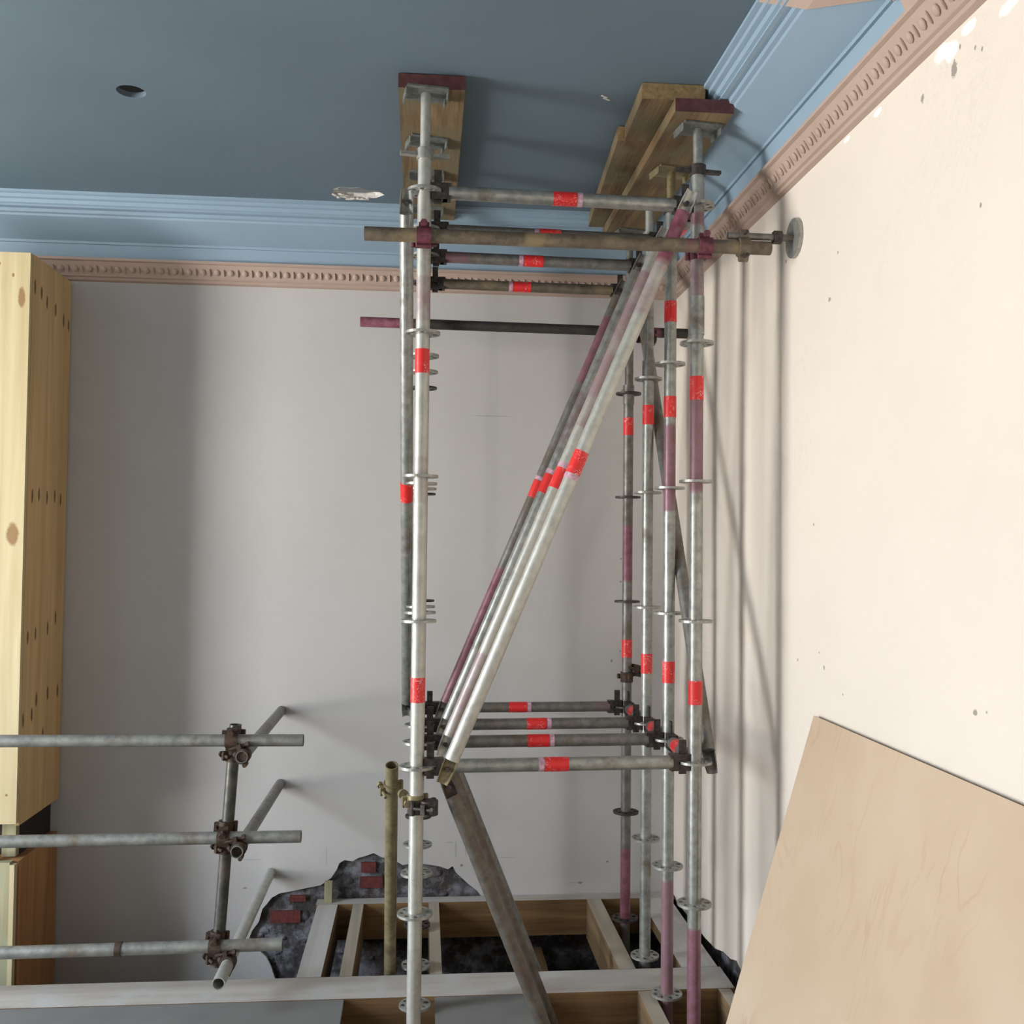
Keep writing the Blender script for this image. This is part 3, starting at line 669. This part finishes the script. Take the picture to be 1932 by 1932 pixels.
# ---------------------------------------------------------------- couplers and loose tubes
def coupler(p, da, q, db, label, mat=FORGED, group=None, wing=0.035):
    """two hinged bands, one round each tube, with T bolts"""
    p = Vector(p); q = Vector(q); da = Vector(da).normalized(); db = Vector(db).normalized()
    thing('tube_coupler', label, 'coupler', (p + q) / 2, group)
    for (c, d, o) in ((p, da, q), (q, db, p)):
        bm = NB(); add_tube(bm, c - d * 0.024, c + d * 0.024, R + 0.0065, 16)
        bd = obj('band', bm, mat, parent=T.par, smooth=True)
        w = (o - c); w = w - d * w.dot(d)
        w = w.normalized() if w.length > 1e-4 else frame(d)[0]
        s = d.cross(w).normalized()
        bm = NB(); a = c + s * (R + 0.012) - w * 0.030; add_tube(bm, a, a + w * 0.075, 0.0065, 8); add_tube(bm, a - w * 0.004, a + w * 0.008, 0.013, 6)
        add_obox(bm, c + s * (R + 0.010) + w * 0.005, d, s, w, 0.018, 0.012, 0.008)
        obj('bolt', bm, mat, parent=bd)
        bm = NB(); add_tube(bm, c - s * (R + 0.012) - d * 0.024, c - s * (R + 0.012) + d * 0.024, 0.009, 8)
        obj('hinge', bm, mat, parent=bd)
    bm = NB(); m_ = (p + q) / 2; w = (q - p)
    if w.length > 2 * R: 
        w.normalize(); add_tube(bm, m_ - w * 0.012, m_ + w * 0.012, 0.018, 12); obj('pivot', bm, mat, parent=T.par, smooth=True)
    else: bm.free()

# front horizontal tube with screw jack to the right wall
ZH = 2.846; YH = 3.462
t = thing('horizontal_tube', 'rusty brown tube clamped across the front of the poles near the top', 'scaffold tube', (0.5, YH, ZH))
tube_part('tube', (-0.212, YH, ZH), (1.215, YH, ZH), R, RUSTY, [(0.78, 0.86, 0.5)], inner=0.020)
t = thing('wall_jack', 'screw jack with round plate pressed on the right wall from the rusty tube', 'screw jack', (1.2, YH, ZH + 0.045))
tube_part('rod', (1.06, YH, ZH + 0.04), (1.298, YH, ZH + 0.04), 0.0125, GALV_DK)
bm = NB(); add_tube(bm, (1.296, YH, ZH + 0.04), (1.309, YH, ZH + 0.04), 0.07, 24); obj('plate', bm, SILVER, parent=t, smooth=True)
bm = NB(); add_tube(bm, (1.225, YH, ZH + 0.04), (1.255, YH, ZH + 0.04), 0.024, 6); obj('nut', bm, FORGED, parent=t)
t = thing('clamp', 'rusty clamp round the tube and jack rod near the right wall', 'clamp', (1.115, YH, ZH))
bm = NB(); add_tube(bm, (1.098, YH, ZH), (1.136, YH, ZH), 0.034, 16); add_tube(bm, (1.102, YH, ZH + 0.044), (1.132, YH, ZH + 0.044), 0.020, 12); add_tube(bm, (1.102, YH, ZH - 0.036), (1.132, YH, ZH - 0.036), 0.016, 12)
obj('body', bm, RUSTY, parent=t, smooth=True)
bm = NB(); add_tube(bm, (1.117, YH - .045, ZH - .036), (1.117, YH - .012, ZH - .036), 0.006, 8); add_tube(bm, (1.117, YH - .045, ZH + .044), (1.117, YH - .012, ZH + .044), 0.006, 8); obj('bolt', bm, FORGED, parent=t)
coupler((ROWS_L[0][0], 3.52, ZH - 0.0), (0, 0, 1), (ROWS_L[0][0] + .0, YH - .002, ZH), (1, 0, 0), 'dark coupler fixing the rusty tube to the front left pole', PURPLE)
coupler((ROWS_R[0][0], 3.56, ZH - 0.0), (0, 0, 1), (ROWS_R[0][0], YH - .0, ZH), (1, 0, 0), 'maroon coupler fixing the rusty tube to the front right pole', PURPLE)
# rear dark bar
YD = 4.858; ZD = 2.846
t = thing('horizontal_bar', 'black painted bar with maroon left end across the back behind all poles', 'scaffold tube', (0.5, YD, ZD))
tube_part('tube', (-0.310, YD, ZD), (1.285, YD, ZD - 0.012), R, DARK, [(0.0, 0.16, 0.9), (0.84, 0.92, 0.8)], inner=0.020)
coupler((0.982, 4.794, ZD - 0.06), (0, 0, 1), (1.10, YD - 0.01, ZD - 0.05), (0.2, 1, 0), 'dark coupler below the black bar near the right wall', FORGED)
coupler((0.982, 4.794, 1.16), (0, 0, 1), (1.03, 4.80, 1.19), (0.3, 0.2, 1), 'rusty coupler on the rearmost right pole above the lower cross tube', RUST)
for k, (x, y) in enumerate(((ROWS_R[3][0], ROWS_R[3][1]),)): pass

# short ochre tube beside the front left pole
t = thing('leaning_tube', 'ochre tube with open top standing left of the front left pole', 'scaffold tube', (-0.12, 4.3, -0.8))
tube_part('tube', (-0.102, 3.80, 0.965), (-0.118, 4.64, -0.62), R, OLIVE, [(-1, 0, 0)], inner=0.0205)
coupler((-0.103, 3.85, 0.87), (-0.01, 0.53, -1), (-0.012, 3.525, 0.90), (0, 0, 1), 'ochre and dark coupler tying the ochre tube to the front left pole', OLIVE)
coupler((-0.009, 3.52, 0.885), (0, 0, 1), (0.035, 3.50, 0.885), (0, 0, 1), 'cluster coupler on the front left pole just below the lower cross tubes', FORGED)

# ---------------------------------------------------------------- guard rail on the left
def rail(a, b, label, name, mat, group, inner=0.0205):
    thing(name, label, 'scaffold tube', (Vector(a) + Vector(b)) / 2, group)
    tube_part('tube', a, b, R, mat, [(-1, 0, 0)], inner=inner)
GRL = 'horizontal guard rail tubes'; GST = 'stub tubes running back to the wall'
rail((-2.6, 4.118, 1.006), (-0.462, 4.118, 0.998), 'topmost horizontal guard rail tube on the left', 'guard_rail', GALV_MD, GRL)
rail((-2.6, 4.118, 0.612), (-0.465, 4.118, 0.618), 'middle horizontal guard rail tube on the left', 'guard_rail', GALV_MD, GRL)
rail((-2.6, 4.118, 0.182), (-0.53, 4.118, 0.197), 'lowest horizontal guard rail tube on the left', 'guard_rail', GALV_MD, GRL)
rail((-0.738, 4.172, 1.052), (-0.795, 4.178, 0.095), 'dark leaning upright tube holding the guard rails', 'guard_post', BLACKISH, None)
rail((-0.693, 4.06, 0.945), (-0.695, 5.198, 0.94), 'topmost stub tube from the guard rail to the back wall', 'wall_stub_tube', GALV_DK, GST)
rail((-0.702, 4.04, 0.583), (-0.695, 5.198, 0.575), 'middle stub tube from the guard rail to the back wall', 'wall_stub_tube', GALV_DK, GST)
rail((-0.735, 3.90, 0.140), (-0.735, 5.198, 0.135), 'lowest stub tube, open end facing the camera above the floor edge', 'wall_stub_tube', GALV_LT, GST)
for i, (xp, z, xs, zs) in enumerate(((-0.742, 0.965, -0.693, 0.945), (-0.766, 0.60, -0.702, 0.583), (-0.79, 0.165, -0.735, 0.14))):
    nm = ('topmost', 'middle', 'lowest')[i]
    coupler((xp - 0.002, 4.173, z + 0.045), (-.06, 0, -1), (xp, 4.118, (1.001, 0.6165, 0.194)[i]), (1, 0, 0), 'rusty coupler joining the %s guard rail to the dark upright' % nm, RUST, 'couplers at the guard rails')
    coupler((xp - 0.004, 4.175, z - 0.035), (-.06, 0, -1), (xs, 4.09, zs), (0, 1, 0), 'dark coupler holding the %s stub tube under the guard rail' % nm, RUST, 'couplers at the stub tubes')
# small joint on lowest rail
thing('joint_sleeve', 'rusty joint band on the lowest guard rail', 'coupler', (-1.16, 4.118, 0.19))
bm = NB(); add_tube(bm, (-1.172, 4.118, 0.193), (-1.148, 4.118, 0.193), R + 0.004, 16); obj('band', bm, RUST, parent=T.par, smooth=True)

# ---------------------------------------------------------------- scaffold boards under the ceiling
def board(label, pts, z0, z1, mats, group, endband=None):
    """pts: near left, near right, far right, far left on plan"""
    c = Vector(((pts[0][0] + pts[2][0]) / 2, (pts[0][1] + pts[2][1]) / 2, z0))
    bm = NB(); lo = [bm.verts.new((x, y, z0)) for x, y in pts]; hi = [bm.verts.new((x, y, z1)) for x, y in pts]
    bm.faces.new(lo[::-1]); bm.faces.new(hi)
    for i in range(4):
        f = bm.faces.new((lo[i], lo[(i + 1) % 4], hi[(i + 1) % 4], hi[i])); f.material_index = 1 if i in (0, 2) else 0
    bevel(bm, 0.003)
    return tag(obj('scaffold_board', bm, mats, org=c), label, 'board', group)
GB = 'scaffold boards packed under the ceiling'
board('scaffold board with maroon near end above the left row of jacks', [(-0.105, 3.49), (0.128, 3.49), (0.135, 4.99), (-0.105, 4.99)], ZPL, ZPL + 0.05, [W_SCAFF, W_END], GB)
board('upper right board touching the ceiling, nearest the camera', [(0.752, 3.47), (0.98, 3.47), (0.978, 3.84), (0.765, 3.84)], 3.366, 3.424, [W_SCAFF, W_ENDP], GB)
board('upper right board continuing back to the cornice behind the nearer one', [(0.738, 3.845), (0.955, 3.845), (1.0, 4.92), (0.800, 4.92)], 3.366, 3.422, [W_SCAFF, W_ENDP], GB)
board('lower right board resting on the right row of jack plates', [(0.862, 3.43), (1.07, 3.43), (1.07, 4.90), (0.868, 4.90)], ZPR + 0.001, ZPR + 0.048, [W_SCAFF, W_END], GB)

# ---------------------------------------------------------------- plywood sheet against the right wall
bm = NB()
tl, tr, br, bl = Vector((1.300, 3.25, 1.232)), Vector((1.300, 1.90, 1.235)), Vector((0.938, 1.90, 0.004)), Vector((0.938, 3.25, 0.004))
n = (tr - tl).cross(bl - tl).normalized()
if n.x > 0: n = -n
back = [tl, tr, br, bl]; fr_ = [v + n * 0.009 for v in back]
bv = [bm.verts.new(v) for v in back]; fv = [bm.verts.new(v) for v in fr_]
bm.faces.new(bv); bm.faces.new(fv[::-1])
for i in range(4):
    f = bm.faces.new((bv[i], bv[(i + 1) % 4], fv[(i + 1) % 4], fv[i])); f.material_index = 1 if i == 0 else 0
o = obj('plywood_sheet', bm, [M_PLY, M_PLYEDGE], org=(1.0, 2.6, 0.0)); tag(o, 'large pinkish plywood sheet leaning on the right wall', 'plywood sheet')
